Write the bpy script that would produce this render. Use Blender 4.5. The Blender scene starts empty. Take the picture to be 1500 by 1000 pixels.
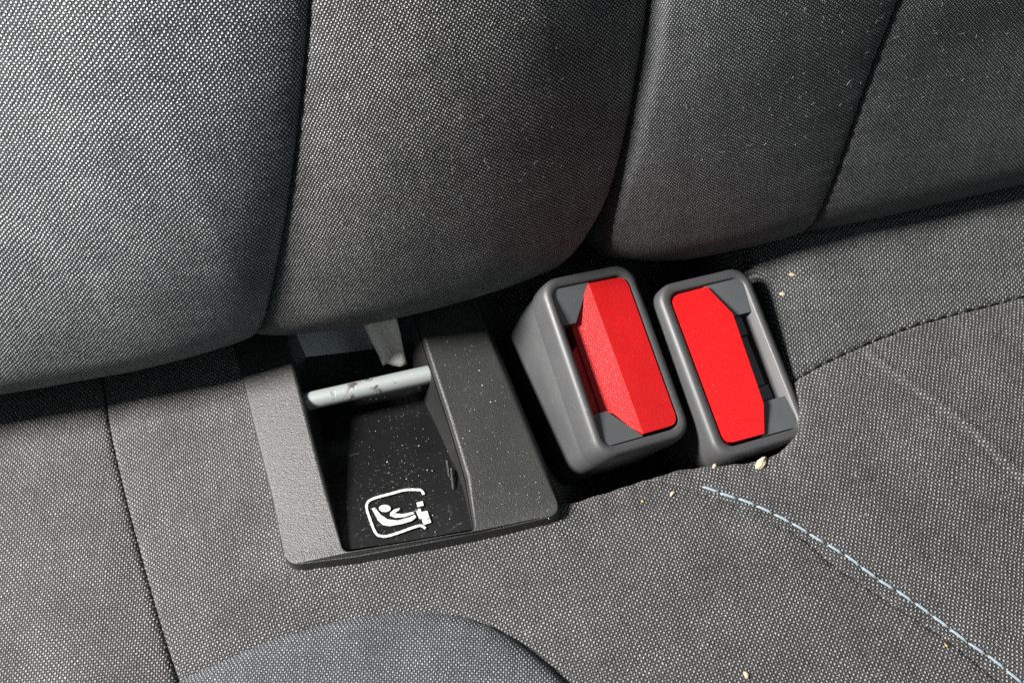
import bpy, bmesh, math, random
import numpy as np
from mathutils import Vector, Matrix

random.seed(7); rng = np.random.default_rng(7)
MM = 0.001
scene = bpy.context.scene
COL = scene.collection

# ------------------------------------------------------------------ camera
F_PX = 1500.0; PITCH = math.radians(60.0); ROLL = math.radians(12.0); DIST = 280.0   # mm
fwd = np.array([0, math.cos(PITCH), -math.sin(PITCH)])
up0 = np.array([0, math.sin(PITCH), math.cos(PITCH)]); x0 = np.array([1.0, 0, 0])
c_right = math.cos(ROLL) * x0 - math.sin(ROLL) * up0
c_up = math.sin(ROLL) * x0 + math.cos(ROLL) * up0
CAM = -DIST * fwd                                            # looks at the origin (mm)
cam_data = bpy.data.cameras.new("camera"); cam = bpy.data.objects.new("camera", cam_data); COL.objects.link(cam)
cam_data.sensor_width = 36; cam_data.lens = 36 * F_PX / 1500; cam_data.clip_start = 0.005; cam_data.clip_end = 20
cam.matrix_world = Matrix(((c_right[0], c_up[0], -fwd[0], CAM[0] * MM), (c_right[1], c_up[1], -fwd[1], CAM[1] * MM),
                           (c_right[2], c_up[2], -fwd[2], CAM[2] * MM), (0, 0, 0, 1)))
scene.camera = cam

# ------------------------------------------------------------------ world, lamps, exposure
world = bpy.data.worlds.new("World"); scene.world = world; world.use_nodes = True
bg = world.node_tree.nodes["Background"]; bg.inputs[0].default_value = (0.80, 0.92, 1.0, 1); bg.inputs[1].default_value = 0.10
def area(name, loc, target, size, power, col):
    l = bpy.data.lights.new(name, 'AREA'); l.shape = 'RECTANGLE'; l.size, l.size_y = size; l.energy = power; l.color = col
    o = bpy.data.objects.new(name, l); COL.objects.link(o); o.location = loc
    o.rotation_euler = (Vector(target) - Vector(loc)).to_track_quat('-Z', 'Y').to_euler(); return o
area("side_window_light", (-0.67, 0.045, 0.66), (-0.02, 0, 0.02), (0.20, 0.20), 44, (1, 0.985, 0.962))
area("fill_light", (0.75, -0.55, 0.9), (0, 0, 0.02), (0.6, 0.5), 2.0, (0.9, 0.97, 1))  # weak fill added from the front right, no window seen there
vs = scene.view_settings; vs.view_transform = 'Standard'; vs.look = 'None'; vs.exposure = 0; vs.gamma = 1; vs.use_curve_mapping = False
scene.render.engine = 'CYCLES'; scene.cycles.use_denoising = False; scene.cycles.max_bounces = 8

# ------------------------------------------------------------------ pixel helpers
def ray(px, py):
    d = fwd + (px - 750) / F_PX * c_right - (py - 500) / F_PX * c_up
    return d / np.linalg.norm(d)
def on_z(px, py, z=0.0):
    d = ray(px, py); t = (z - CAM[2]) / d[2]; return CAM + t * d
def at_depth(px, py, depth):
    d = fwd + (px - 750) / F_PX * c_right - (py - 500) / F_PX * c_up
    return CAM + depth * d
def flat(pts, z=0.0): return np.array([on_z(x, y, z)[:2] for x, y in pts])
def smooth_line(P, n=26):
    """Catmull-Rom through points, n samples"""
    P = np.asarray(P, float); Q = np.vstack([2 * P[0] - P[1], P, 2 * P[-1] - P[-2]])
    L = np.r_[0, np.cumsum(np.linalg.norm(np.diff(P, axis=0), axis=1))]; out = []
    for t in np.linspace(0, L[-1], n):
        i = min(max(np.searchsorted(L, t) - 1, 0), len(P) - 2); f = (t - L[i]) / max(L[i + 1] - L[i], 1e-9)
        a, b, c, d = Q[i], Q[i + 1], Q[i + 2], Q[i + 3]
        out.append(.5 * ((2 * b) + (c - a) * f + (2 * a - 5 * b + 4 * c - d) * f * f + (3 * b - a - 3 * c + d) * f ** 3))
    return np.array(out)
def extend(P, a=0, b=0):
    P = np.asarray(P, float); d0 = P[0] - P[1]; d1 = P[-1] - P[-2]
    return np.vstack([P[0] + d0 / np.linalg.norm(d0) * a, P, P[-1] + d1 / np.linalg.norm(d1) * b])
def sdist(X, Y, P):
    """signed distance to a polyline: positive to the right of its direction; also position along it"""
    best = np.full(X.shape, 1e9); sign = np.ones(X.shape); along = np.zeros(X.shape); acc = 0.0
    for i in range(len(P) - 1):
        a, b = P[i], P[i + 1]; d = b - a; l2 = d @ d + 1e-12
        t = np.clip(((X - a[0]) * d[0] + (Y - a[1]) * d[1]) / l2, 0, 1)
        qx = X - a[0] - t * d[0]; qy = Y - a[1] - t * d[1]; r = np.hypot(qx, qy)
        cr = (X - a[0]) * d[1] - (Y - a[1]) * d[0]; m = r < best - 1e-9
        best = np.where(m, r, best); sign = np.where(m, np.where(cr >= 0, 1, -1), sign)
        along = np.where(m, acc + t * math.sqrt(l2), along); acc += math.sqrt(l2)
    return best * sign, along
def sdpoly(X, Y, P):
    """signed distance to a closed polygon: negative inside"""
    P = np.asarray(P); Q = np.vstack([P, P[:1]]); r = np.abs(sdist(X, Y, Q)[0]); ins = np.zeros(X.shape, bool)
    for a, b in zip(Q[:-1], Q[1:]):
        c = (a[1] > Y) != (b[1] > Y)
        ins ^= c & (X < (b[0] - a[0]) * (Y - a[1]) / (b[1] - a[1] + 1e-12) + a[0])
    return np.where(ins, -r, r)
def sstep(a, b, x):
    t = np.clip((x - a) / (b - a), 0, 1); return t * t * (3 - 2 * t)
def roll(d, r):
    """how far a rolled fabric edge of radius r has dropped at distance d from its seam"""
    e = np.clip(r - d, 0, r); return r - np.sqrt(np.maximum(r * r - e * e, 0)) + np.where(d < 0, -2.2 * d, 0)
def wave(X, Y, k, seed):
    """cheap smooth noise"""
    g = np.random.default_rng(seed); s = 0
    for _ in range(7):
        a = g.uniform(0, 6.28); f = k * g.uniform(.5, 1.7); s = s + np.sin((X * math.cos(a) + Y * math.sin(a)) * f + g.uniform(0, 6.28))
    return s / 7

# ------------------------------------------------------------------ object helpers
def tag(o, label=None, cat=None, group=None, kind=None):
    for k, v in (("label", label), ("category", cat), ("group", group), ("kind", kind)):
        if v: o[k] = v
    return o
def empty(name, loc_mm, **kw):
    o = bpy.data.objects.new(name, None); o.empty_display_size = .01; COL.objects.link(o); o.location = Vector(loc_mm) * MM
    return tag(o, **kw)
def link(name, me, mat, parent=None):
    o = bpy.data.objects.new(name, me); COL.objects.link(o)
    if mat and not me.materials: me.materials.append(mat)
    if parent is not None:
        o.parent = parent; o.matrix_parent_inverse = Matrix.Translation(-parent.location)
        g = parent.parent
        if g is not None: o.matrix_parent_inverse = Matrix.Identity(4)
    return o
def mesh_np(name, V, Fq, mat, parent=None, uv=None, smooth=True):
    """V in mm"""
    me = bpy.data.meshes.new(name); V = np.asarray(V, float) * MM; Fq = np.asarray(Fq, np.int32)
    me.vertices.add(len(V)); me.vertices.foreach_set("co", V.ravel())
    k = Fq.shape[1]; me.loops.add(Fq.size); me.loops.foreach_set("vertex_index", Fq.ravel())
    me.polygons.add(len(Fq)); me.polygons.foreach_set("loop_start", np.arange(len(Fq), dtype=np.int32) * k)
    me.polygons.foreach_set("use_smooth", np.full(len(Fq), smooth))
    if uv is not None:
        l = me.uv_layers.new(name="UVMap"); l.data.foreach_set("uv", np.asarray(uv, np.float32)[Fq.ravel()].ravel())
    me.update(calc_edges=True); me.validate()
    return link(name, me, mat, parent)
def mesh_bm(name, bm, mat, parent=None, bevel=0, seg=3, smooth=True, limit=None, sharp=50):
    """bm in mm"""
    if bevel:
        ed = [e for e in bm.edges if len(e.link_faces) == 2 and e.calc_face_angle(0) > math.radians(limit or 25)]
        bmesh.ops.bevel(bm, geom=ed, offset=bevel, segments=seg, affect='EDGES', profile=.5, clamp_overlap=True)
    bmesh.ops.recalc_face_normals(bm, faces=bm.faces)
    bmesh.ops.scale(bm, vec=(MM, MM, MM), verts=bm.verts)
    me = bpy.data.meshes.new(name); bm.to_mesh(me); bm.free()
    me.polygons.foreach_set("use_smooth", [smooth] * len(me.polygons))
    o = link(name, me, mat, parent)
    if smooth and bevel:
        me.set_sharp_from_angle(angle=math.radians(sharp))
        w = o.modifiers.new("weighted_normal", 'WEIGHTED_NORMAL'); w.keep_sharp = True
    return o
def grid_faces(nx, ny, keep=None):
    i, j = np.meshgrid(np.arange(nx - 1), np.arange(ny - 1), indexing='ij'); a = i * ny + j
    Fq = np.stack([a, a + ny, a + ny + 1, a + 1], -1).reshape(-1, 4)
    return Fq if keep is None else Fq[keep.ravel()[Fq].all(1)]
def compact(V, Fq, uv=None):
    u, inv = np.unique(Fq, return_inverse=True); return V[u], inv.reshape(Fq.shape), None if uv is None else uv[u]

# ------------------------------------------------------------------ materials
class NT:
    def __init__(s, name):
        s.m = bpy.data.materials.new(name); s.m.use_nodes = True; s.t = s.m.node_tree; s.b = s.t.nodes["Principled BSDF"]
    def n(s, typ, **kw):
        x = s.t.nodes.new(typ)
        for k, v in kw.items(): setattr(x, k, v)
        return x
    def _in(s, sock, v):
        if hasattr(v, 'is_output'): s.t.links.new(v, sock)
        elif v is not None: sock.default_value = v
    def math(s, op, a, b=None, c=None, clamp=False):
        x = s.n('ShaderNodeMath', operation=op, use_clamp=clamp)
        for i, v in enumerate((a, b, c)):
            if v is not None: s._in(x.inputs[i], v)
        return x.outputs[0]
    def vmath(s, op, a, b=None, scale=None):
        x = s.n('ShaderNodeVectorMath', operation=op); s._in(x.inputs[0], a)
        if b is not None: s._in(x.inputs[1], b)
        if scale is not None: s._in(x.inputs['Scale'], scale)
        return x.outputs[0]
    def mix(s, f, a, b):
        x = s.n('ShaderNodeMix', data_type='RGBA'); s._in(x.inputs[0], f); s._in(x.inputs[6], a); s._in(x.inputs[7], b); return x.outputs[2]
    def noise(s, vec, scale, detail=2, rough=.5, dim='3D'):
        x = s.n('ShaderNodeTexNoise'); x.noise_dimensions = dim; s._in(x.inputs['Vector'], vec); x.inputs['Scale'].default_value = scale
        x.inputs['Detail'].default_value = detail; x.inputs['Roughness'].default_value = rough; return x
    def ramp(s, v, a, b):
        x = s.n('ShaderNodeMapRange'); s._in(x.inputs[0], v); x.inputs[1].default_value = a; x.inputs[2].default_value = b; return x.outputs[0]
    def bump(s, h, strength, dist, normal=None):
        x = s.n('ShaderNodeBump'); x.inputs['Strength'].default_value = strength; x.inputs['Distance'].default_value = dist
        s._in(x.inputs['Height'], h)
        if normal is not None: s._in(x.inputs['Normal'], normal)
        return x.outputs[0]
    def set(s, **kw):
        for k, v in kw.items(): s._in(s.b.inputs[k.replace('_', ' ')], v)

def fabric(name, dark, light, weft=.2, rough=.5, relief=.30e-3, sheen=.06):
    """plain woven upholstery; UV is counted in threads"""
    M = NT(name); uv = M.n('ShaderNodeUVMap').outputs[0]
    drift = M.vmath('SCALE', M.vmath('SUBTRACT', M.noise(uv, .13, 2).outputs['Color'], (.5, .5, .5)), scale=1.6)
    jit = M.vmath('SCALE', M.vmath('SUBTRACT', M.noise(uv, .9, 1).outputs['Color'], (.5, .5, .5)), scale=.6)
    p = M.vmath('ADD', M.vmath('ADD', uv, drift), jit)
    sp = M.n('ShaderNodeSeparateXYZ'); M._in(sp.inputs[0], p); x, y = sp.outputs[0], sp.outputs[1]
    fx = M.math('SUBTRACT', M.math('FRACT', x), .5); fy = M.math('SUBTRACT', M.math('FRACT', y), .5)
    par = M.math('MODULO', M.math('ABSOLUTE', M.math('ADD', M.math('FLOOR', x), M.math('FLOOR', y))), 2.0)
    cell = M.vmath('FLOOR', p); wn = M.n('ShaderNodeTexWhiteNoise', noise_dimensions='2D'); M._in(wn.inputs['Vector'], cell)
    dome = M.math('MULTIPLY', M.math('COSINE', M.math('MULTIPLY', fx, math.pi)), M.math('COSINE', M.math('MULTIPLY', fy, math.pi)))
    dome = M.math('POWER', M.math('MAXIMUM', dome, 0.0), .7)
    amp = M.math('ADD', M.math('MULTIPLY', par, 1 - weft), weft)                       # raised warp, sunk weft
    amp = M.math('MULTIPLY', amp, M.math('ADD', M.math('MULTIPLY', wn.outputs['Value'], .5), .72))
    thr = []
    for c in (x, y):
        w1 = M.n('ShaderNodeTexWhiteNoise', noise_dimensions='1D'); M._in(w1.inputs['W'], M.math('FLOOR', c)); thr.append(M.math('ADD', M.math('MULTIPLY', w1.outputs['Value'], .2), .9))
    amp = M.math('MULTIPLY', amp, M.math('MULTIPLY', *thr))               # thread to thread unevenness
    fib = M.noise(uv, 5.5, 2, .6)
    h = M.math('ADD', M.math('MULTIPLY', dome, amp), M.math('MULTIPLY', fib.outputs['Fac'], .22))
    mask = M.math('MULTIPLY', M.ramp(dome, .10, .58), M.math('POWER', amp, 1.3), clamp=True)
    mask = M.math('MULTIPLY', mask, M.math('ADD', M.math('MULTIPLY', fib.outputs['Fac'], .9), .5), clamp=True)
    worn = M.noise(uv, .05, 3).outputs['Fac']
    mask = M.math('MULTIPLY', mask, M.ramp(worn, -.55, .75), clamp=True)
    M.set(Base_Color=M.mix(mask, dark, light), Roughness=rough, Specular_IOR_Level=M.math('ADD', M.math('MULTIPLY', mask, .55), .06), Sheen_Weight=sheen, Sheen_Roughness=.45)
    M.set(Normal=M.bump(h, 1.0, relief)); M.b.inputs['Sheen Tint'].default_value = (.8, .8, .82, 1)
    return M.m
def plastic(name, col, rough, grain, relief, dust=0.0, spec=.5):
    M = NT(name); tc = M.n('ShaderNodeTexCoord').outputs['Object']
    n1 = M.noise(tc, 1 / (grain * MM), 2, .55); n2 = M.noise(tc, 60, 4, .6); n3 = M.noise(tc, 900, 2, .7)
    d = M.math('MULTIPLY', M.math('MULTIPLY', M.ramp(n3.outputs['Fac'], .62, .78), M.ramp(n2.outputs['Fac'], .4, .75)), dust, clamp=True)
    c = M.mix(M.ramp(n2.outputs['Fac'], .2, .8), tuple(v * .82 for v in col[:3]) + (1,), tuple(min(1, v * 1.15) for v in col[:3]) + (1,))
    M.set(Base_Color=M.mix(d, c, (.35, .33, .3, 1)), Roughness=M.math('ADD', M.math('MULTIPLY', n2.outputs['Fac'], .16), rough - .08), Specular_IOR_Level=spec)
    if relief: M.set(Normal=M.bump(n1.outputs['Fac'], .8, relief * MM))
    return M.m
FAB_CUSH = fabric("cushion_weave", (.008, .0079, .0077, 1), (.245, .243, .238, 1), weft=.27, relief=.42e-3)
FAB_REAR = fabric("rear_strip_weave", (.008, .008, .008, 1), (.225, .227, .227, 1), weft=.27, relief=.42e-3)
FAB_INS = fabric("insert_weave", (.011, .0125, .0145, 1), (.235, .245, .259, 1), weft=.27, relief=.34e-3)
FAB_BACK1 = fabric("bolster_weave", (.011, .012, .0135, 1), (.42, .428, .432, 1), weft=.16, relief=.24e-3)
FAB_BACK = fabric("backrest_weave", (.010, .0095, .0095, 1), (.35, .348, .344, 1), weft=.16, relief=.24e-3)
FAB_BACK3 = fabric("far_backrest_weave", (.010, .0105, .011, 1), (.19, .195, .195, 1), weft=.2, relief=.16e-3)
PL_BEZEL = plastic("bezel_plastic", (.020, .020, .020, 1), .45, .36, .20, dust=.35, spec=.40)
PL_TRAY = plastic("tray_plastic", (.005, .005, .0055, 1), .30, .5, .02, dust=.5, spec=.4)
PL_WALL = plastic("wall_plastic", (.012, .012, .012, 1), .40, .4, .03, dust=.2, spec=.4)
PL_BUCK = plastic("buckle_plastic", (.044, .044, .045, 1), .50, .26, .06, dust=.25)
PL_GUIDE = plastic("guide_plastic", (.062, .065, .067, 1), .48, .28, .025, dust=.1)
PL_DARK = plastic("dark_plastic", (.010, .010, .010, 1), .5, .4, .03)
PL_RED = plastic("red_plastic", (.47, .006, .007, 1), .32, .24, .09, dust=.12)
def simple(name, col, rough=.5, metal=0, spec=.5, bump=None):
    M = NT(name); M.set(Base_Color=col, Roughness=rough, Metallic=metal, Specular_IOR_Level=spec)
    if bump:
        tc = M.n('ShaderNodeTexCoord').outputs['Object']; M.set(Normal=M.bump(M.noise(tc, bump[0], 4).outputs['Fac'], 1, bump[1]))
    return M.m
M = NT("white_print"); tc = M.n('ShaderNodeTexCoord').outputs['Object']; wear = M.ramp(M.noise(tc, 900, 4, .75).outputs['Fac'], .33, .43)
M.set(Base_Color=M.mix(wear, (.03, .03, .03, 1), (.33, .33, .32, 1)), Roughness=.6); MARK = M.m
LINT = simple("lint_fibre", (.40, .39, .37, 1), .7)
DUST = simple("dust_speck", (.45, .43, .39, 1), .8)
CRUMB = simple("crumb", (.34, .27, .19, 1), .8, bump=(1500, .3e-3))
CRUMB_Y = simple("yellow_crumb", (.30, .23, .09, 1), .8, bump=(1500, .3e-3))
THREAD = simple("blue_thread", (.18, .22, .25, 1), .75, bump=(2500, .2e-3))
THREAD_K = simple("black_thread", (.012, .012, .014, 1), .6)
FLAP = simple("pale_felt", (.55, .53, .49, 1), .8, bump=(700, .4e-3))
BRACKET = simple("primer_grey", (.50, .56, .58, 1), .6, bump=(300, .1e-3))

# ================================================================== SEAT CUSHION
PITCH_T = .59                                              # mm between threads
seamL = extend(smooth_line(flat([(140, 520), (148, 570), (160, 640), (180, 725), (205, 820), (230, 910), (252, 990)])), 40, 60)
insB = smooth_line(flat([(150, 1075), (250, 1000), (330, 962), (420, 926), (520, 902), (620, 892), (700, 906), (765, 940), (830, 995), (900, 1075)]))
seamC = extend(smooth_line(flat([(985, 712), (1040, 728), (1085, 744), (1125, 764), (1172, 787), (1212, 820), (1260, 852), (1320, 890), (1368, 920), (1416, 956), (1470, 1000)])), 25, 70)
stitchC = smooth_line(flat([(1028, 711), (1060, 722), (1100, 736), (1148, 758), (1196, 784), (1244, 812), (1284, 840), (1332, 870), (1380, 904), (1420, 934), (1460, 962), (1496, 990), (1540, 1025), (1600, 1075)]), 300)
seamA = extend(smooth_line(flat([(1120, 580), (1165, 556), (1205, 534), (1250, 513), (1300, 492), (1350, 474), (1420, 455), (1500, 434)], 1.8)), 20, 90)
ridgeB = extend(smooth_line(flat([(1272, 516), (1300, 538), (1335, 562), (1380, 592), (1420, 622), (1460, 655), (1500, 690)], 1.8)), 0, 60)
recess = np.vstack([smooth_line(flat([(812, 742), (850, 728), (900, 712), (950, 696), (1000, 682), (1060, 676), (1112, 670), (1146, 656), (1162, 630), (1155, 575), (1138, 510), (1114, 440), (1092, 390), (1078, 345)]), 40), flat([(1060, 250), (640, 330), (690, 470), (760, 640)])])
# bezel outline in plan (also cuts the cushion)
BZ = 5.0
bz_out = flat([(318, 400), (342, 508), (420, 826), (438, 838), (808, 768), (824, 748), (716, 484), (672, 380)], BZ)
def base_height(X, Y):
    h = .9 * wave(X, Y, .045, 3) + .25 * wave(X, Y, .16, 4)
    h = h + 5.5 * sstep(58, 85, X) * sstep(-22, 14, Y) + 2.2 * sstep(48, 80, X) * sstep(-75, -25, Y)
    h = h - 2.5 * sstep(-40, -95, Y) * sstep(-40, -90, Y)
    d, a = sdist(X, Y, ridgeB); m = (a > .2)
    h = h + m * (.75 * np.exp(-(d / 1.0) ** 2) * (1 + .35 * np.sin(a * 2.9)) - .35 * np.exp(-((d - 2.0) / 1.2) ** 2))
    d, a = sdist(X, Y, stitchC[::10])                             # fabric pulled in along the topstitch
    h = h - .35 * np.exp(-(d / 1.2) ** 2) * (a > .2)
    # puckered lip in front of the buckles
    r = sdpoly(X, Y, recess); h = h + .25 * np.exp(-np.maximum(r, 0) / 5) * np.sin(X * 1.1 + 2 * np.sin(X * .23))
    h = h + 1.3 * np.exp(-np.maximum(sdpoly(X, Y, bz_out), 0) / 6.0)
    return h
def holes(X, Y):
    r = sdpoly(X, Y, recess); e = np.clip(3.0 - r, 0, 3.0)
    drop = 3.0 - np.sqrt(np.maximum(9 - e * e, 0)) + np.where(r < 0, -2.6 * r, 0)
    b = sdpoly(X, Y, bz_out) + 3.5
    drop = np.maximum(drop, np.where(b < 0, -4 * b, 0))
    drop = drop + np.maximum(Y - 26, 0) * .8               # falls away into the bight
    return np.minimum(drop, 40)
def panel_fields(X, Y):
    return [sdist(X, Y, c)[0] for c in (seamL, insB, seamC, seamA)]
def pucker(X, Y): return sum(.16 * np.exp(-np.abs(d) / 2.2) * np.sin(a * 2.1 + 1.5 * np.sin(a * .4)) for d, a in (sdist(X, Y, c) for c in (seamL, seamC, seamA)))
def cushion_z(X, Y, which, fields):
    (dL, dI, dC, dA), b, hole = fields
    if which == 'left':   d, rr, wide = dL, 2.0, (2.6, 14)
    if which == 'centre': d, rr, wide = np.minimum(-dL, np.where(X > 9, dC + 1.0, 99)), 1.3, (1.4, 8)
    if which == 'insert': d, rr, wide = dI, 3.5, (2.5, 12)
    if which == 'right':  d, rr, wide = np.minimum(np.minimum(-dC, dA), X - 9), .9, (.5, 6)
    if which == 'rear':   d, rr, wide = np.minimum(-dA, X - 9), 1.6, (1.3, 9)
    z = b - roll(d, rr) - wide[0] * np.exp(-np.maximum(d, 0) / wide[1])
    if which == 'centre': z = z + np.where(X > 9, 1.2 * np.exp(-np.abs(dC) / 6), 0)
    if which == 'insert': z = z + 4.2
    if which == 'centre': z = z - 1.6 * np.exp(-np.abs(dI) / 7) - np.where(dI > 0, np.minimum(dI * .5, 6), 0)
    return z - hole, d
cushion = empty("seat_cushion", (0, -60, -45), label="black woven car seat cushion with blue topstitching across the lower half", cat="seat cushion")
gx = np.arange(-215, 246, .75); gy = np.arange(-150, 78, .75)
GX, GY = np.meshgrid(gx, gy, indexing='ij')
PANEL = {}; ZG = {}; FIELDS = (panel_fields(GX, GY), base_height(GX, GY) + pucker(GX, GY), holes(GX, GY))
for which, nm, mat, ang, lab in (('left', 'side_panel', FAB_CUSH, 6, None), ('centre', 'centre_panel', FAB_CUSH, -4, None),
                            ('insert', 'insert_panel', FAB_INS, 14, "blue-grey padded insert at the bottom edge"),
                            ('right', 'side_panel', FAB_CUSH, -18, None), ('rear', 'rear_panel', FAB_REAR, 10, None)):
    Z, d = cushion_z(GX, GY, which, FIELDS); keep = d > -1.6; ZG[which] = Z
    if which == 'centre': keep &= FIELDS[0][1] < 8
    V = np.stack([GX, GY, Z], -1).reshape(-1, 3)
    a = math.radians(ang); pt = PITCH_T * (.95 if which == 'insert' else 1.07)
    dz = np.zeros_like(GX)
    uv = np.stack([GX * math.cos(a) - GY * math.sin(a), GX * math.sin(a) + GY * math.cos(a) + 500], -1).reshape(-1, 2) / pt + 400
    V, Fq, uv = compact(V, grid_faces(len(gx), len(gy), keep), uv)
    PANEL[which] = mesh_np(nm, V, Fq, mat, cushion, uv)
def look(G, ax, ay, x, y):
    """bilinear look-up in a grid"""
    u = min(max((x - ax[0]) / (ax[1] - ax[0]), 0), len(ax) - 1.001); v = min(max((y - ay[0]) / (ay[1] - ay[0]), 0), len(ay) - 1.001)
    i, j = int(u), int(v); f, g = u - i, v - j
    return G[i, j] * (1 - f) * (1 - g) + G[i + 1, j] * f * (1 - g) + G[i, j + 1] * (1 - f) * g + G[i + 1, j + 1] * f * g
def surf(x, y, which): return float(look(ZG[which], gx, gy, x, y))
def stitch_mesh(name, length, r):
    bm = bmesh.new(); n, m = 9, 6; rings = []
    for i in range(n):
        t = i / (n - 1); x = (t - .5) * length; rr = r * (1 - (2 * t - 1) ** 6) ** .5 * (1 + .14 * math.sin(t * 20)) + .02
        z = .25 * r - .9 * r * abs(2 * t - 1) ** 3
        rings.append([bm.verts.new((x, rr * math.cos(6.283 * k / m), z + .7 * rr * math.sin(6.283 * k / m))) for k in range(m)])
    for A, B in zip(rings[:-1], rings[1:]):
        for k in range(m): bm.faces.new((A[k], A[(k + 1) % m], B[(k + 1) % m], B[k]))
    bm.faces.new(rings[0]); bm.faces.new(rings[-1])
    bmesh.ops.recalc_face_normals(bm, faces=bm.faces); bmesh.ops.scale(bm, vec=(MM,) * 3, verts=bm.verts)
    me = bpy.data.meshes.new(name); bm.to_mesh(me); bm.free(); me.polygons.foreach_set("use_smooth", [True] * len(me.polygons)); return me
def sew(line, step, length, r, mat, which, parent, lift=0.05, off=0.0):
    me = stitch_mesh("stitch", length, r); L = np.r_[0, np.cumsum(np.linalg.norm(np.diff(line, axis=0), axis=1))]; t = step * .5
    while t < L[-1] - step * .5:
        p = np.array([np.interp(t, L, line[:, k]) for k in (0, 1)]); q = np.array([np.interp(t + .8, L, line[:, k]) for k in (0, 1)])
        d = (q - p) / np.linalg.norm(q - p); p = p + off * np.array([-d[1], d[0]]) + rng.normal(0, .06, 2)
        z0 = surf(*(p - d * length * .35), which); z1 = surf(*(p + d * length * .35), which)
        o = link("stitch", me, mat, parent)
        ex = Vector((d[0], d[1], (z1 - z0) / (length * .7))).normalized(); ey = Vector((-d[1], d[0], 0)); ez = ex.cross(ey).normalized(); ey = ez.cross(ex)
        s = rng.uniform(.9, 1.06)
        o.matrix_basis = Matrix(((ex.x * s, ey.x, ez.x, p[0] * MM), (ex.y * s, ey.y, ez.y, p[1] * MM), (ex.z * s, ey.z, ez.z, ((z0 + z1) / 2 + lift) * MM), (0, 0, 0, 1)))
        t += step
sew(stitchC, 4.6, 4.5, .36, THREAD, 'right', PANEL['right'], lift=.22)
lineA = smooth_line(flat([(1172, 552), (1205, 534), (1250, 513), (1300, 492), (1350, 474), (1420, 455), (1500, 434), (1540, 424)], 1.8), 200)
sew(lineA, 3.6, 2.6, .28, THREAD_K, 'rear', PANEL['rear'], lift=.75, off=.55)

# ================================================================== BACKREST
BETA = math.radians(4); R_B = 19.5; R_UP = 200.0
AMIN, AMAX = math.radians(-100), BETA
S_ARC = R_B * (AMAX - AMIN)
def back_profile(s, cy, cz):
    """arc length from the underside -> y, z and outward normal (ny, nz)"""
    a = np.clip(AMIN + s / R_B, AMIN, AMAX); ex = np.maximum(s - S_ARC, 0); low = np.minimum(s, 0)
    ny, nz = -np.cos(a), np.sin(a)
    g = BETA + ex / R_UP                                     # above the roll the back leans away ever so slightly more
    y = cy - R_B * np.cos(a) + R_UP * (np.cos(BETA) - np.cos(g)) - low * .95; z = cz + R_B * np.sin(a) + R_UP * (np.sin(g) - np.sin(BETA)) + low * -.15
    return y, z, np.where(ex > 0, -np.cos(g), ny), np.where(ex > 0, np.sin(g), nz)
def back_center(x):
    """the roll line sits a little nearer on the left than on the right"""
    cy = np.interp(x, [-200, -140, -60, 0, 35, 150, 250], [26.8, 26.4, 22.7, 24.5, 26.0, 27.8, 28.8])
    cz = np.interp(x, [-200, -100, -75, 20, 50, 250], [26.0, 26.0, 28.0, 28.0, 23.0, 23.0]); return cy, cz
def on_back(px, py):
    """pixel -> (x, s) on the unpadded backrest"""
    d = ray(px, py); ss = np.linspace(20, 260, 4000); best = None
    cy, cz = back_center(0.0)
    for _ in range(4):
        y, z, ny, nz = back_profile(ss, cy, cz)
        t = (y - CAM[1]) / d[1]; e = CAM[2] + t * d[2] - z
        k = np.where((e[:-1] > 0) != (e[1:] > 0))[0]
        k = k[-1] if len(k) else int(np.argmin(np.abs(e)))
        x = CAM[0] + t[k] * d[0]; cy, cz = back_center(x)
    return np.array([x, ss[k]])
def bline(pts, lo=30, hi=30, n=26):
    P = smooth_line([on_back(*p) for p in pts], n); return extend(P, lo, hi)
b1 = bline([(392, 468), (402, 425), (416, 350), (430, 255), (441, 150), (447, 80), (453, 0), (456, -60)], 50, 60)
b2 = bline([(838, 384), (870, 350), (900, 300), (932, 200), (952, 100), (966, 0), (972, -50)], 50, 60)
b3 = bline([(884, 380), (896, 350), (908, 310), (934, 222), (958, 118), (976, 0), (984, -50)], 50, 60)
b4 = bline([(1186, 318), (1205, 290), (1228, 245), (1252, 190), (1290, 98), (1330, 0), (1350, -50)], 50, 60)
sx = np.arange(-230, 262, .85); ss = np.arange(-45, 215, .85)
SX, SS = np.meshgrid(sx, ss, indexing='ij')
BFIELDS = [sdist(SX, SS, c)[0] for c in (b1, b2, b3, b4)]
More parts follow.
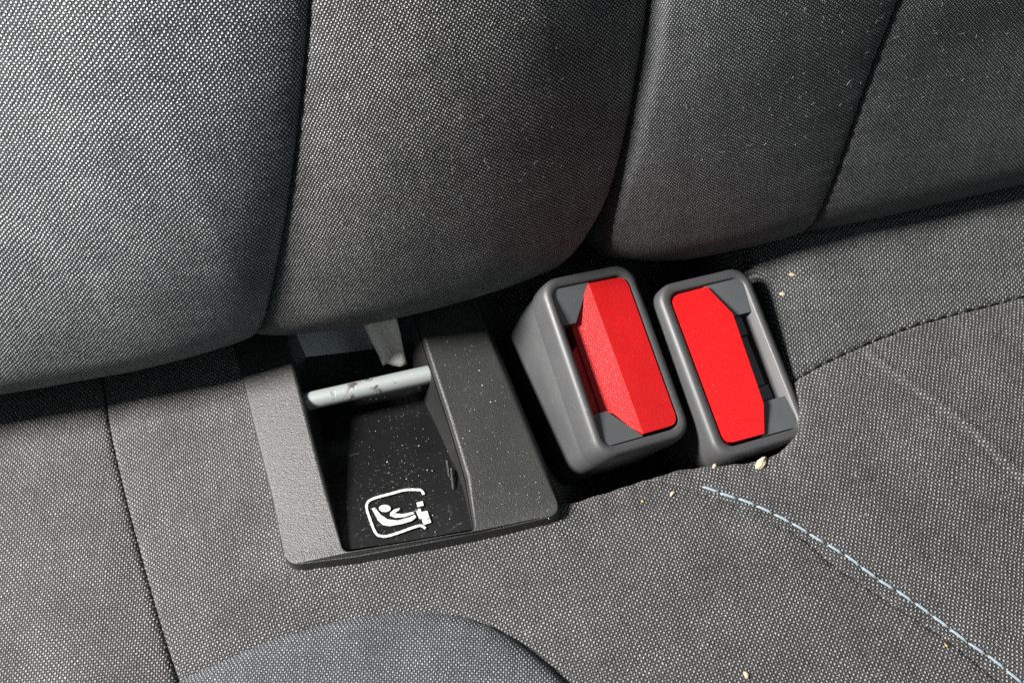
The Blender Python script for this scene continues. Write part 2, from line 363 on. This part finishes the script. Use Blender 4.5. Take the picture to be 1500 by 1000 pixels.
def back_surface(X, S, which):
    d1, d2, d3, d4 = BFIELDS; pos = lambda d: np.maximum(d, 0)
    off = .5 * wave(X, S, .05, 11) + .15 * wave(X, S, .2, 12)
    E = lambda dd, r, amp, L: roll(dd, r) + amp * np.exp(-pos(dd) / L)
    tw = .10 * np.minimum(pos(d3), 110) * sstep(S_ARC * .6, S_ARC + 45, S); eL = eR = 0 * X
    if which == 1: d = -d1; eR = E(d, 2.0, 3.0, 9); off = off + 1.6 - .0022 * np.clip(d - 6, 0, 85) ** 2 * sstep(S_ARC * .55, S_ARC + 75, S)
    if which == 2: d = np.minimum(d1, -d2); eL = E(d1, 1.4, 6.0, 18); eR = E(-d2, 3.2, 5.0, 20); off = off + 4.6 - .0015 * np.clip(d1 - 5, 0, 60) ** 2 * sstep(S_ARC * .5, S_ARC + 50, S)
    if which == 3: d = np.minimum(d3, -d4); eL = E(d3, 1.8, 5.2, 11); eR = E(-d4, 1.3, .9, 6); off = off + 3.6 - tw
    if which == 4: d = d4; eL = E(d4, 1.3, 1.2, 6); off = off + 3.6 - tw
    off = off - eL - eR; off = off + .12 * np.exp(-pos(d) / 2.5) * np.sin(S * 1.7 + 2 * np.sin(S * .31))
    keep = d > (-5.5 if which in (2, 3) else -1.8)
    cy, cz = back_center(X); y, z, ny, nz = back_profile(S, cy, cz)
    return np.stack([X, y + off * ny, z + off * nz], -1), keep, .8 * (eR - eL)
BV = {}
backA = empty("backrest_cushion", (-60, 60, 10), label="left backrest section hanging above the plastic anchor bezel, bright on its left", cat="seat backrest", group="rear seat backrest sections")
backB = empty("backrest_cushion", (120, 60, 10), label="darker right backrest section beyond the deep split behind the buckles", cat="seat backrest", group="rear seat backrest sections")
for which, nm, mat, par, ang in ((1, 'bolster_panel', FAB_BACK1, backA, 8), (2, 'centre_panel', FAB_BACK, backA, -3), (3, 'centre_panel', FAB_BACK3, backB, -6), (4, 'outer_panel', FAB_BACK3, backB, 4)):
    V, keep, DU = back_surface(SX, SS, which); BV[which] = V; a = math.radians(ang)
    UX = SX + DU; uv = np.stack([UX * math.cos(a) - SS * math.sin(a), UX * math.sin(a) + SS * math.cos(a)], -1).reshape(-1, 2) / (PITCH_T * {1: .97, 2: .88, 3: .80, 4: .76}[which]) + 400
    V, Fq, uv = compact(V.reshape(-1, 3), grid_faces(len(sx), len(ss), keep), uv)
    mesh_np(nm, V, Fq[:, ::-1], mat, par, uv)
mesh_np("light_block_sheet", [(x, y, -60) for x in (-330, 360) for y in (-240, 190)], [(0, 2, 3, 1)], simple("light_block_black", (.006, .006, .006, 1), .9), cushion)  # unseen dark sheet added below the cushion to block stray light
# added black sheet behind the panels, stands in for the shade in the gaps
core = bmesh.new(); S = np.linspace(-42, 205, 60); prev = None
for x in (-228, 0, 120, 258):
    cy, cz = back_center(x); y, z, ny, nz = back_profile(S, cy, cz); ring = [core.verts.new((x, yy - 15 * a + 15, zz - 15 * b)) for yy, zz, a, b in zip(y, z, ny, nz)]
    if prev:
        for k in range(len(ring) - 1): core.faces.new((prev[k], ring[k], ring[k + 1], prev[k + 1]))
    prev = ring
mesh_bm("gap_backing", core, simple("gap_black", (.006, .006, .006, 1), .9), backA)

# ================================================================== ANCHOR BEZEL
bezel = empty("anchor_surround", (-45, -20, -3), label="black plastic child seat anchor bezel with white seat pictogram, left of the buckles", cat="anchor surround")
def P3(px, py, z): return tuple(on_z(px, py, z))
def rounded(P, idx, r, n=5):
    """round the given corners of an open polyline"""
    out = []
    for i, p in enumerate(P):
        p = np.array(p, float)
        if i not in idx: out.append(p); continue
        a, b = np.array(P[i - 1], float), np.array(P[i + 1], float)
        u = (a - p) / np.linalg.norm(a - p); v = (b - p) / np.linalg.norm(b - p); q0, q1 = p + u * r, p + v * r
        for k in range(n + 1):
            t = k / n; out.append((1 - t) ** 2 * q0 + 2 * t * (1 - t) * p + t * t * q1)
    return out
o_px = [(312, 385), (342, 506), (374, 640), (398, 735), (420, 829), (520, 816), (630, 795), (740, 773), (824, 753), (790, 665), (752, 573), (716, 486), (680, 398)]
i_px = [(392, 385), (420, 493), (452, 615), (478, 712), (503, 808), (548, 801), (598, 793), (648, 784), (697, 776), (684, 700), (660, 620), (614, 480), (590, 398)]
out_t = [np.array(P3(x, y, BZ - (2.4 if k < 4 or k > 8 else 1.0))) for k, (x, y) in enumerate(o_px)]; in_t = [np.array(P3(x, y, BZ)) for x, y in i_px]
bm = bmesh.new()
def loop(pts): return [bm.verts.new(tuple(p)) for p in pts]
cen = np.mean(out_t, axis=0)
o1 = rounded(out_t, {4, 8}, 4.0); i1 = []
for k, p in enumerate(in_t): i1 += [p] * (6 if k in (4, 8) else 1)
i1 = rounded(in_t, {4, 8}, 1.6)
zbot = [-2.6] * len(o1)
o2 = [p + np.array([(p[0] - cen[0]) * .03, (p[1] - cen[1]) * .05, -p[2] - 3.0]) for p in o1]
wall, wlow = [], []
for k, p in enumerate(i1):
    on_right = k >= len(i1) - 8
    dv = np.array([-9.0, 0, -24]) if on_right else np.array([.5, 1.5, -24]) if k < 5 else np.array([0.0, .5, -6])
    wall.append(p + dv * (.08 if not 5 <= k < len(i1) - 8 else .25)); wlow.append(p + dv)
def outward(P):
    """plan direction away from the opening at each point of a U-shaped loop"""
    out = []
    for k in range(len(P)):
        t = P[min(k + 1, len(P) - 1)] - P[max(k - 1, 0)]; n_ = np.array([t[1], -t[0], 0]); n_ /= np.linalg.norm(n_); out.append(-n_ if n_ @ (P[k] - cen) < 0 else n_)
    return out
no, ni = outward(o1), outward(i1); down = np.array([0, 0, -1.0])
sc = [.3 if 3 < k < len(o1) - 4 else 1.0 for k in range(len(o1))]
rings = [o2] + [[p - q * a * f + down * h * f for p, q, f in zip(o1, no, sc)] for a, h in ((0, 1.3), (.10, .7), (.38, .28), (.8, .06), (1.3, 0))]
rings += [[p + q * a * f + down * h * f for p, q, f in zip(i1, ni, sc)] for a, h in ((1.1, 0), (.7, .05), (.33, .2), (.1, .48), (0, .9))] + [wall]
R_ = [loop(r) for r in rings]
for P_, Q_ in zip(R_[:-1], R_[1:]):
    for k in range(len(P_) - 1): bm.faces.new((P_[k], P_[k + 1], Q_[k + 1], Q_[k]))
fr_ = mesh_bm("frame", bm, PL_BEZEL, bezel); fr_.modifiers.new("weighted_normal", 'WEIGHTED_NORMAL')
bm = bmesh.new(); A, B = loop([p + np.array([0, 0, .5]) for p in wall]), loop(wlow)
for k in range(len(A) - 1): bm.faces.new((A[k], A[k + 1], B[k + 1], B[k]))
mesh_bm("inner_wall", bm, PL_WALL, bezel)
# tray: glossy ramp that drops from the front lip towards the bar
def tray_z(v): return BZ - 2.6 - 20.0 * v ** 1.25
fl, fr = np.array(P3(498, 808, 2.4)), np.array(P3(704, 774, 2.4)); bl, br = np.array(P3(410, 520, -16)), np.array(P3(640, 500, -16))
U, W = np.meshgrid(np.linspace(-.06, 1.06, 30), np.linspace(-.0, 1.15, 60), indexing='ij')
T = (fl * (1 - U[..., None]) + fr * U[..., None]) * (1 - W[..., None]) + (bl * (1 - U[..., None]) + br * U[..., None]) * W[..., None]
T[..., 2] = tray_z(np.clip(W, 0, 1.2)) + .6 * np.cos(U * 3.14) ** 2
tray = mesh_np("tray", T.reshape(-1, 3), grid_faces(30, 60), PL_TRAY, bezel)
def on_tray(px, py, lift=0.0):
    t = np.linspace(200, 340, 2801)[:, None]; p = CAM + t * ray(px, py)
    y0, y1 = (fl[1] + fr[1]) / 2, (bl[1] + br[1]) / 2; w = (p[:, 1] - y0) / (y1 - y0)
    hit = np.where((w > -.2) & (p[:, 2] <= tray_z(np.maximum(w, 0)) + .6 + lift))[0]
    return p[hit[0]] if len(hit) else p[-1]
# pictogram: worn white print on the ramp, each mark a thin raised sheet
Z2 = lambda x, y: (320 + x / 2.381, 430 + y / 2.381)           # pictogram traced on an enlarged view
def print_poly(name, pts, lift=.12):
    b = bmesh.new(); b.faces.new([b.verts.new(tuple(on_tray(*Z2(x, y), lift))) for x, y in pts])
    bmesh.ops.triangulate(b, faces=b.faces); return mesh_bm(name, b, MARK, tray, smooth=False)
def print_line(name, pts, w, lift=.12):
    pts = smooth_line(pts, 4 * len(pts)); b = bmesh.new(); prev = None
    for i, p in enumerate(pts):
        t = pts[min(i + 1, len(pts) - 1)] - pts[max(i - 1, 0)]; n = np.array([-t[1], t[0]]) / np.linalg.norm(t) * w / 2 * (1 + .12 * math.sin(i * 2.3))
        cur = [b.verts.new(tuple(on_tray(*Z2(*(p + s * n)), lift))) for s in (-1, 1)]
        if prev: b.faces.new((prev[0], cur[0], cur[1], prev[1]))
        prev = cur
    return mesh_bm(name, b, MARK, tray, smooth=False)
print_line("pictogram_border", [(716, 700), (708, 686), (690, 683), (650, 684), (600, 697), (540, 714), (520, 728), (517, 750), (530, 790), (545, 828), (558, 842), (585, 845), (630, 832), (680, 814), (706, 808), (722, 818)], 9)
ang = np.linspace(0, 6.283, 13)[:-1]
print_poly("pictogram_head", [(580 + 21 * math.cos(a), 748 + 13 * math.sin(a)) for a in ang])
print_poly("pictogram_seat", [(534, 748), (546, 745), (566, 770), (590, 786), (625, 790), (668, 778), (684, 770), (690, 779), (674, 792), (640, 802), (596, 810), (574, 806), (556, 790)])
print_poly("pictogram_child", [(600, 762), (612, 752), (632, 746), (630, 756), (612, 764), (640, 768), (678, 760), (684, 766), (650, 778), (618, 781), (598, 774)])
print_poly("pictogram_anchor", [(686, 752), (704, 748), (708, 760), (728, 756), (742, 797), (716, 806), (708, 786), (700, 784)])
print_poly("pictogram_pin", [(690, 728), (712, 722), (716, 738), (694, 744)])
# moulded catch slots in the right wall
b = bmesh.new()
for (x0_, y0_, x1_, y1_) in ((803, 582, 812, 640), (818, 610, 826, 684)):
    p = [np.array(P3(*Z2(x, y), 0.6)) + np.array([-.5, 0, .6]) for x, y in ((x0_ - 3, y0_), (x0_ + 3, y0_), (x1_ + 3, y1_), (x1_ - 3, y1_))]
    bot = [q + np.array([.5, 0, -.9]) for q in p]; t = [b.verts.new(tuple(q)) for q in p]; u = [b.verts.new(tuple(q)) for q in bot]
    b.faces.new(t); b.faces.new(u[::-1])
    for k in range(4): b.faces.new((t[k], u[k], u[(k + 1) % 4], t[(k + 1) % 4]))
mesh_bm("catch", b, PL_BEZEL, bezel, bevel=.15, seg=2)

# ================================================================== ANCHOR BAR
def tube_bm(b, pts, r, m=20, cap=True):
    pts = [np.array(p, float) for p in pts]; rings = []
    for i, p in enumerate(pts):
        t = pts[min(i + 1, len(pts) - 1)] - pts[max(i - 1, 0)]; t /= np.linalg.norm(t)
        u = np.cross(t, (0, 0, 1)); u /= np.linalg.norm(u); v = np.cross(t, u)
        rr = r[i] if hasattr(r, '__len__') else r
        rings.append([b.verts.new(tuple(p + rr * (math.cos(6.28318 * k / m) * u + math.sin(6.28318 * k / m) * v))) for k in range(m)])
    for A_, B_ in zip(rings[:-1], rings[1:]):
        for k in range(m): b.faces.new((A_[k], A_[(k + 1) % m], B_[(k + 1) % m], B_[k]))
    if cap: b.faces.new(rings[0]); b.faces.new(rings[-1][::-1])
BAR_Z = .6
pL, pR = np.array(P3(446, 589, BAR_Z)), np.array(P3(611, 552, BAR_Z)); ax = (pR - pL) / np.linalg.norm(pR - pL)
M = NT("painted_bar"); tc = M.n('ShaderNodeTexCoord').outputs['Object']
n = M.noise(tc, 260, 5, .65).outputs['Fac']; n2 = M.noise(tc, 90, 3, .6).outputs['Fac']
bx = M.n('ShaderNodeSeparateXYZ'); M._in(bx.inputs[0], tc)
mid = M.math('ABSOLUTE', M.math('SUBTRACT', bx.outputs[0], float((pL + pR)[0] / 2 * MM)))         # rubbed where connectors latch
chip = M.math('MULTIPLY', M.ramp(M.math('SUBTRACT', n, M.math('MULTIPLY', mid, 22.0)), .44, .54), M.ramp(n2, .46, .56), clamp=True)
M.set(Base_Color=M.mix(chip, (.17, .185, .18, 1), (.03, .02, .016, 1)), Roughness=.45, Normal=M.bump(M.math('SUBTRACT', n2, chip), .6, .2e-3))
bar = empty("anchor_bar", (pL + pR) / 2, label="short scuffed grey metal anchor bar spanning the bezel opening", cat="anchor bar")
b = bmesh.new(); tube_bm(b, [pL - ax * 6, pL - ax * 5.6, pL + ax * 4, (pL + pR) / 2, pR - ax * 3, pR + ax * 4, pR + ax * 5.6, pR + ax * 6], 2.5)
mesh_bm("rod", b, M.m, bar)
# arm that carries the rod back to the bracket behind it, and the bracket's painted plate
b = bmesh.new(); tube_bm(b, [pL - ax * 6, pL - ax * 8 + np.array([0, 4, -1]), pL - ax * 8 + np.array([0, 30, -6])], 2.55)
mesh_bm("arm", b, M.m, bar)
b = bmesh.new(); q = [np.array(P3(404, 500, -12)), np.array(P3(590, 468, -12))]; d = (q[1] - q[0]) / np.linalg.norm(q[1] - q[0]); nrm = np.array([-d[1], d[0], 0])
pl = [b.verts.new(tuple(q[0] - d * 12 + nrm * y + np.array([0, 0, z]) + d * x)) for x in (0, 66) for y, z in ((-7, -10), (-5, -12), (12, 20), (9.5, 20))]
for f in ((0, 1, 2, 3), (7, 6, 5, 4), (0, 4, 5, 1), (1, 5, 6, 2), (2, 6, 7, 3), (3, 7, 4, 0)): b.faces.new([pl[i] for i in f])
mesh_bm("bracket_plate", b, BRACKET, bar, bevel=.6)
# pale flap hanging behind the bar
g = []
for u in np.linspace(0, 1, 9):
    for v in np.linspace(0, 1, 15):
        px = (528 + 50 * u) * (1 - v) + (560 + 36 * u) * v; py = (462 - 4 * u) * (1 - v) + (538 - 8 * u) * v
        g.append(np.array(P3(px, py, 6 - 14 * v)) + np.array([0, -.8 * math.sin(v * 5 + u * 2) + .7 * math.sin(u * 6), .5 * math.sin(u * 5 + v * 3)]))
flap = mesh_np("felt_flap", np.array(g), grid_faces(9, 15), FLAP)
tag(flap, "pale grey felt flap hanging in shadow behind the metal bar", "felt flap")
flap.modifiers.new("thickness", 'SOLIDIFY').thickness = .8 * MM

# ================================================================== BUCKLES
def rrect(a, b_, r, n=7, du=0.0):
    out = []
    for cx, cy, a0 in ((a - r, b_ - r, 0), (-a + r, b_ - r, 90), (-a + r, -b_ + r, 180), (a - r, -b_ + r, 270)):
        for k in range(n + 1):
            t = math.radians(a0 + 90 * k / n); out.append((cx + r * math.cos(t) + du, cy + r * math.sin(t)))
    return out
HA, HB = 13.6, 24.3
def make_buckle(face_px, base_px, depth, long_px, mirror, label, deep=50):
    """face centre pixel, base centre pixel, distance; long_px = image direction of the long side (downwards)"""
    Pf = at_depth(*face_px, depth); Pb = at_depth(*base_px, depth + deep * .97); w = (Pf - Pb) / np.linalg.norm(Pf - Pb)
    l = -(long_px[0] * c_right - long_px[1] * c_up); l = l - (l @ w) * w; l /= np.linalg.norm(l); u = np.cross(l, w)
    root = empty("seat_belt_buckle", Pb, label=label, cat="seat belt buckle", group="pair of seat belt buckles")
    sg = -1 if mirror else 1
    Wp = lambda a, c, h: tuple(Pf + u * a * sg + l * c + w * h)
    def pq(p, q, h): return Wp(-HA + 2 * HA * p, HB - 2 * HB * q, h)
    def ringset(name, rings, mat, capA=False, capB=False, closed=False, **kw):
        b = bmesh.new(); R = [[b.verts.new(Wp(x, y, h)) for (x, y), h in ring] for ring in rings]; m = len(R[0])
        for A_, B_ in zip(R[:-1], R[1:]):
            for k in range(m): b.faces.new((A_[k], A_[(k + 1) % m], B_[(k + 1) % m], B_[k]))
        if closed:
            for k in range(m): b.faces.new((R[-1][k], R[-1][(k + 1) % m], R[0][(k + 1) % m], R[0][k]))
        if capA: b.faces.new(R[0])
        if capB: b.faces.new(R[-1])
        return mesh_bm(name, b, mat, root, **kw)
    def ring(a, c, r, h, du=0.0): return [(p, h) for p in rrect(a, c, max(r, .4), du=du)]
    # front cap with rolled rim and cavity; the slot side of the cavity slopes
    def cav(inset, slot, h): 
        a = HA - (inset + slot) / 2; return ring(a, HB - inset, 3.0, h, du=(slot - inset) / 2)
    cap = [ring(HA + .1, HB + .1, 5.2, -9.2), ring(HA + .15, HB + .15, 5.2, -5.5), ring(HA, HB, 5.2, -3.0), ring(HA - .15, HB - .15, 5.1, -1.5), ring(HA - .5, HB - .5, 4.8, -.62), ring(HA - 1.1, HB - 1.1, 4.3, -.15), ring(HA - 1.6, HB - 1.6, 3.9, -.06),
           cav(2.8, 2.4, -.12), cav(3.1, 2.7, -.5), cav(3.2, 3.0, -1.2), cav(3.3, 6.2 if mirror else 4.8, -5.2), cav(3.3, 6.3 if mirror else 4.9, -10)]; ge = .35 if mirror else .245
    ringset("front_cap", cap, PL_BUCK)
    body = [ring(HA - .9, HB - .9, 4.8, -8.6), ring(HA - .5, HB - .5, 5.0, -9.5), ring(HA - .25, HB - .25, 5.0, -9.9), ring(HA - .2, HB - .2, 4.6, -20), ring(HA - .5, HB - .3, 3.4, -38),
            ring(HA - 1.2, HB - 1.4, 3.2, -40), ring(HA - 3.4, HB - 6, 3.2, -45), ring(HA - 4.4, HB - 9, 3.6, -deep)]
    ringset("rear_shell", body, PL_BUCK, capA=True, capB=True)
    # floor of the tongue slot
    b = bmesh.new(); b.faces.new([b.verts.new(pq(p, q, -8.4)) for p, q in ((.07, .05), (.07, .95), (.93, .95), (.93, .05))])
    mesh_bm("slot_floor", b, PL_DARK, root, smooth=False)
    def prism(name, top, drop, mat, bevel, **kw):
        b = bmesh.new(); t = [b.verts.new(pq(*v)) for v in top]; o_ = [b.verts.new(pq(v[0], v[1], v[2] - drop)) for v in top]
        b.faces.new(t); b.faces.new(o_[::-1])
        for k in range(len(t)): b.faces.new((t[k], o_[k], o_[(k + 1) % len(t)], t[(k + 1) % len(t)]))
        return mesh_bm(name, b, mat, root, bevel=bevel, **kw)
    prism("tongue_guide", [(.09, .070, -.4), (.46 + ge / 8, .070, -.4), (ge, .265, -1.3), (.115, .265, -1.3)], 7, PL_GUIDE, .3)
    prism("tongue_guide", [(.09, .930, -.4), (.115, .755, -1.3), (ge, .755, -1.3), (.50, .930, -.4)], 7, PL_GUIDE, .3)
    # red release button: main face, ridge and sparkling side chamfer
    b = bmesh.new()
    def pv(p, q, h): return b.verts.new(pq(p, q, h))
    if mirror: hexa = [pv(.49, .080, .25), pv(.335, .26, .12), pv(.375, .77, .12), pv(.48, .920, .25)]
    else: hexa = [pv(.475, .080, .35), pv(.225, .27, -3.4), pv(.225, .752, -3.4), pv(.495, .920, .35)]
    arc = []
    for cx, cy, a0 in ((.80, .132, 90), (.80, .868, 0)):
        for k in range(4):
            t = math.radians(a0 - 90 * k / 3); arc.append((cx + .075 * math.cos(t), cy - .05 * math.sin(t)))
    edge = [pv(p, q, .15 - .5 * max(0, p - .7)) for p, q in arc]
    if mirror: b.faces.new([hexa[0]] + edge + hexa[:0:-1])
    else: b.faces.new([hexa[0]] + edge + [hexa[3]]); b.faces.new([hexa[0], hexa[3], hexa[2], hexa[1]])
    outline = [hexa[0]] + edge + hexa[:0:-1]
    low = [b.verts.new(tuple(np.array(v.co) - w * 6.0)) for v in outline]
    for k in range(len(outline)): b.faces.new((outline[k], low[k], low[(k + 1) % len(low)], outline[(k + 1) % len(low)]))
    b.faces.new(low[::-1])
    mesh_bm("release_button", b, PL_RED, root, bevel=.42, seg=3, limit=12, sharp=13)
    if not mirror:   # red slide showing in the slot, and its dark stops
        prism("release_slide", [(.135, .42, -5.2), (.24, .36, -4.0), (.24, .75, -4.0), (.15, .75, -5.2)], 3, PL_RED, .25)
        prism("slide_stop", [(.09, .30, -6.0), (.16, .30, -6.0), (.165, .50, -6.0), (.10, .48, -6.0)], 2, PL_DARK, .2)
    else:            # grey stepped plates across the slot
        for q0, q1, h in ((.26, .368, -3.9), (.376, .655, -4.3), (.663, .765, -3.8)):
            prism("slot_plate", [(.18, q0, h), (.44, q0, h), (.44, q1, h), (.18, q1, h)], 2.5, PL_GUIDE, .18)
    # belt webbing that carries the buckle down into the gap
    b = bmesh.new(); pts = [(x, y, h) for h in (-deep + 3, -deep - 18) for x, y in ((-2, -11), (2, -11), (2, 11), (-2, 11))]
    v = [b.verts.new(Wp(*p)) for p in pts]
    for f in ((0, 1, 2, 3), (7, 6, 5, 4), (0, 4, 5, 1), (1, 5, 6, 2), (2, 6, 7, 3), (3, 7, 4, 0)): b.faces.new([v[i] for i in f])
    mesh_bm("stalk", b, PL_DARK, root, bevel=.6)
    return root
make_buckle((903, 523), (804, 604), 258, (58, 255), False, "left buckle, nearer the bezel, red button chamfered beside its slot")
make_buckle((1074, 526), (984, 606), 262, (62, 255), True, "right buckle beside the open fabric, slot on its right of the red button")

# ================================================================== CRUMBS, LINT, DUST
def crumb(px, py, which, size, mat, label, stretch=(1, .6, .5), seed=0, z=None):
    p = on_z(px, py, 0); p = on_z(px, py, surf(p[0], p[1], which)); p = on_z(px, py, surf(p[0], p[1], which)); g = random.Random(seed)
    b = bmesh.new(); bmesh.ops.create_icosphere(b, subdivisions=2, radius=1)
    for v in b.verts: v.co *= g.uniform(.72, 1.15)
    bmesh.ops.scale(b, vec=[size * s for s in stretch], verts=b.verts)
    bmesh.ops.rotate(b, cent=(0, 0, 0), matrix=Matrix.Rotation(g.uniform(0, 6.28) if seed else .75, 3, 'Z'), verts=b.verts)
    bmesh.ops.translate(b, vec=(p[0], p[1], p[2] + size * stretch[2] * .45), verts=b.verts)
    tag(mesh_bm("crumb", b, mat, smooth=False), label, "crumb", "crumbs on the seat")
crumb(1115, 679, 'right', 2.0, CRUMB, "largest beige crumb, at the lip in front of the right buckle", (1, .55, .4))
crumb(1046, 683, 'right', .8, CRUMB, "small brown crumb on the lip between the two buckles", seed=3)
crumb(985, 723, 'centre', .8, CRUMB, "tiny orange-brown crumb left of the blue stitching's start", seed=4)
crumb(941, 734, 'centre', .45, CRUMB_Y, "tiny yellow crumb on the lip in front of the left buckle", seed=5)
crumb(1093, 988, 'centre', 1.0, CRUMB, "pale crumb at the bottom edge of the picture", seed=6)
crumb(1386, 945, 'centre', .5, CRUMB_Y, "yellow crumb beside the lower end of the blue stitching", seed=7)
crumb(1160, 403, 'rear', .9, CRUMB, "upper tan crumb on the rear strip right of the buckles", seed=9)
crumb(1146, 431, 'rear', .9, CRUMB, "lower tan crumb on the rear strip right of the buckles", seed=10)

def fibres(name, places, label, r0=.035):
    V, Fq = [], []
    for p, t1, t2, nrm, L in places:
        a = rng.uniform(0, 6.28); c1 = rng.normal(0, .9); prev = None; pos = np.array(p, float); k = 5; m = 3
        for i in range(k):
            d = math.cos(a) * t1 + math.sin(a) * t2; side = -math.sin(a) * t1 + math.cos(a) * t2
            c = pos + nrm * (.08 + .25 * math.sin(i / (k - 1) * math.pi) * rng.uniform(.3, 1)); r = r0
            base = len(V)
            for q in range(m): V.append(c + r * (math.cos(2.0944 * q) * side + math.sin(2.0944 * q) * nrm))
            if i:
                for q in range(m): Fq.append((base - m + q, base - m + (q + 1) % m, base + (q + 1) % m, base + q))
            pos = pos + d * L / (k - 1); a += c1 / (k - 1) * 1.5
    o = mesh_np(name, V, Fq, LINT); return tag(o, label, "lint", kind="stuff")
pl_ = []
for _ in range(1300):
    x = rng.uniform(-140, 160); s = rng.uniform(58, 150)
    f, g2, g3, g4 = [float(look(c, sx, ss, x, s)) for c in BFIELDS]
    if f < 0 and rng.random() < .85: continue
    which = 1 if f < -2 else 2 if (f > 2 and g2 < -5) else 3 if (g3 > 4 and g4 < -2) else 4 if g4 > 2 else 0
    if not which: continue
    q = [look(BV[which], sx, ss, x + a, s + b_) for a, b_ in ((0, 0), (.5, 0), (0, .5))]
    t1 = (q[1] - q[0]) / np.linalg.norm(q[1] - q[0]); t2 = (q[2] - q[0]); t2 /= np.linalg.norm(t2); nn = np.cross(t1, t2)
    pl_.append((q[0], t1, t2, nn, rng.choice([.3, .5, .9, 1.6], p=[.45, .33, .18, .04])))
fibres("lint", pl_, "fine pale lint and dust fibres caught on the backrest weave", .028)
pl_ = []
for _ in range(420):
    x, y = rng.uniform(-135, 150), rng.uniform(-105, 14)
    dL, dI, dC, dA = [float(look(c, gx, gy, x, y)) for c in FIELDS[0]]
    if float(look(FIELDS[2], gx, gy, x, y)) > .5: continue
    which = 'left' if dL > 0 else 'rear' if dA < 0 and x > 60 else 'insert' if dI > 0 else 'right' if dC < 0 and x > 30 else 'centre'
    z = surf(x, y, which); zx = surf(x + .5, y, which); zy = surf(x, y + .5, which)
    t1 = np.array([.5, 0, zx - z]); t1 /= np.linalg.norm(t1); t2 = np.array([0, .5, zy - z]); t2 /= np.linalg.norm(t2)
    pl_.append(((x, y, z), t1, t2, np.cross(t1, t2), rng.choice([.6, 1.0, 1.8], p=[.6, .3, .1])))
fibres("lint", pl_, "fine pale lint fibres scattered over the seat cushion", .03)
def specks(name, pts, label):
    V, Fq = [], []; T = [(0, 2, 4), (2, 1, 4), (1, 3, 4), (3, 0, 4), (2, 0, 5), (1, 2, 5), (3, 1, 5), (0, 3, 5)]
    for p, r in pts:
        b0 = len(V); s = rng.uniform(.5, 1.4, 3) * r
        for a in ((1, 0, 0), (-1, 0, 0), (0, 1, 0), (0, -1, 0), (0, 0, 1), (0, 0, -1)): V.append(np.array(p) + np.array(a) * s)
        Fq += [tuple(b0 + i for i in t) for t in T]
    return tag(mesh_np(name, V, Fq, DUST, smooth=False), label, "dust", kind="stuff")
pts = []
for _ in range(300):
    px, py = rng.normal(590, 40), rng.normal(690, 60)
    if 470 < px < 680 and 590 < py < 785: pts.append((on_tray(px, py, .05), abs(rng.normal(0, .055)) + .02))
for _ in range(170):
    v = rng.random(); u = rng.random(); px = (640 + 70 * v) * (1 - u) + (715 + 95 * v) * u; py = 500 + 260 * v
    pts.append((on_z(px, py, BZ + .03), abs(rng.normal(.04, .05)) + .03))
for _ in range(60):
    v = rng.random(); u = rng.random(); px = 350 + 85 * v + 65 * u; py = 520 + 290 * v
    pts.append((on_z(px, py, BZ + .03), abs(rng.normal(.04, .03)) + .02))
specks("dust", pts, "pale dust specks scattered on the bezel and its glossy tray")
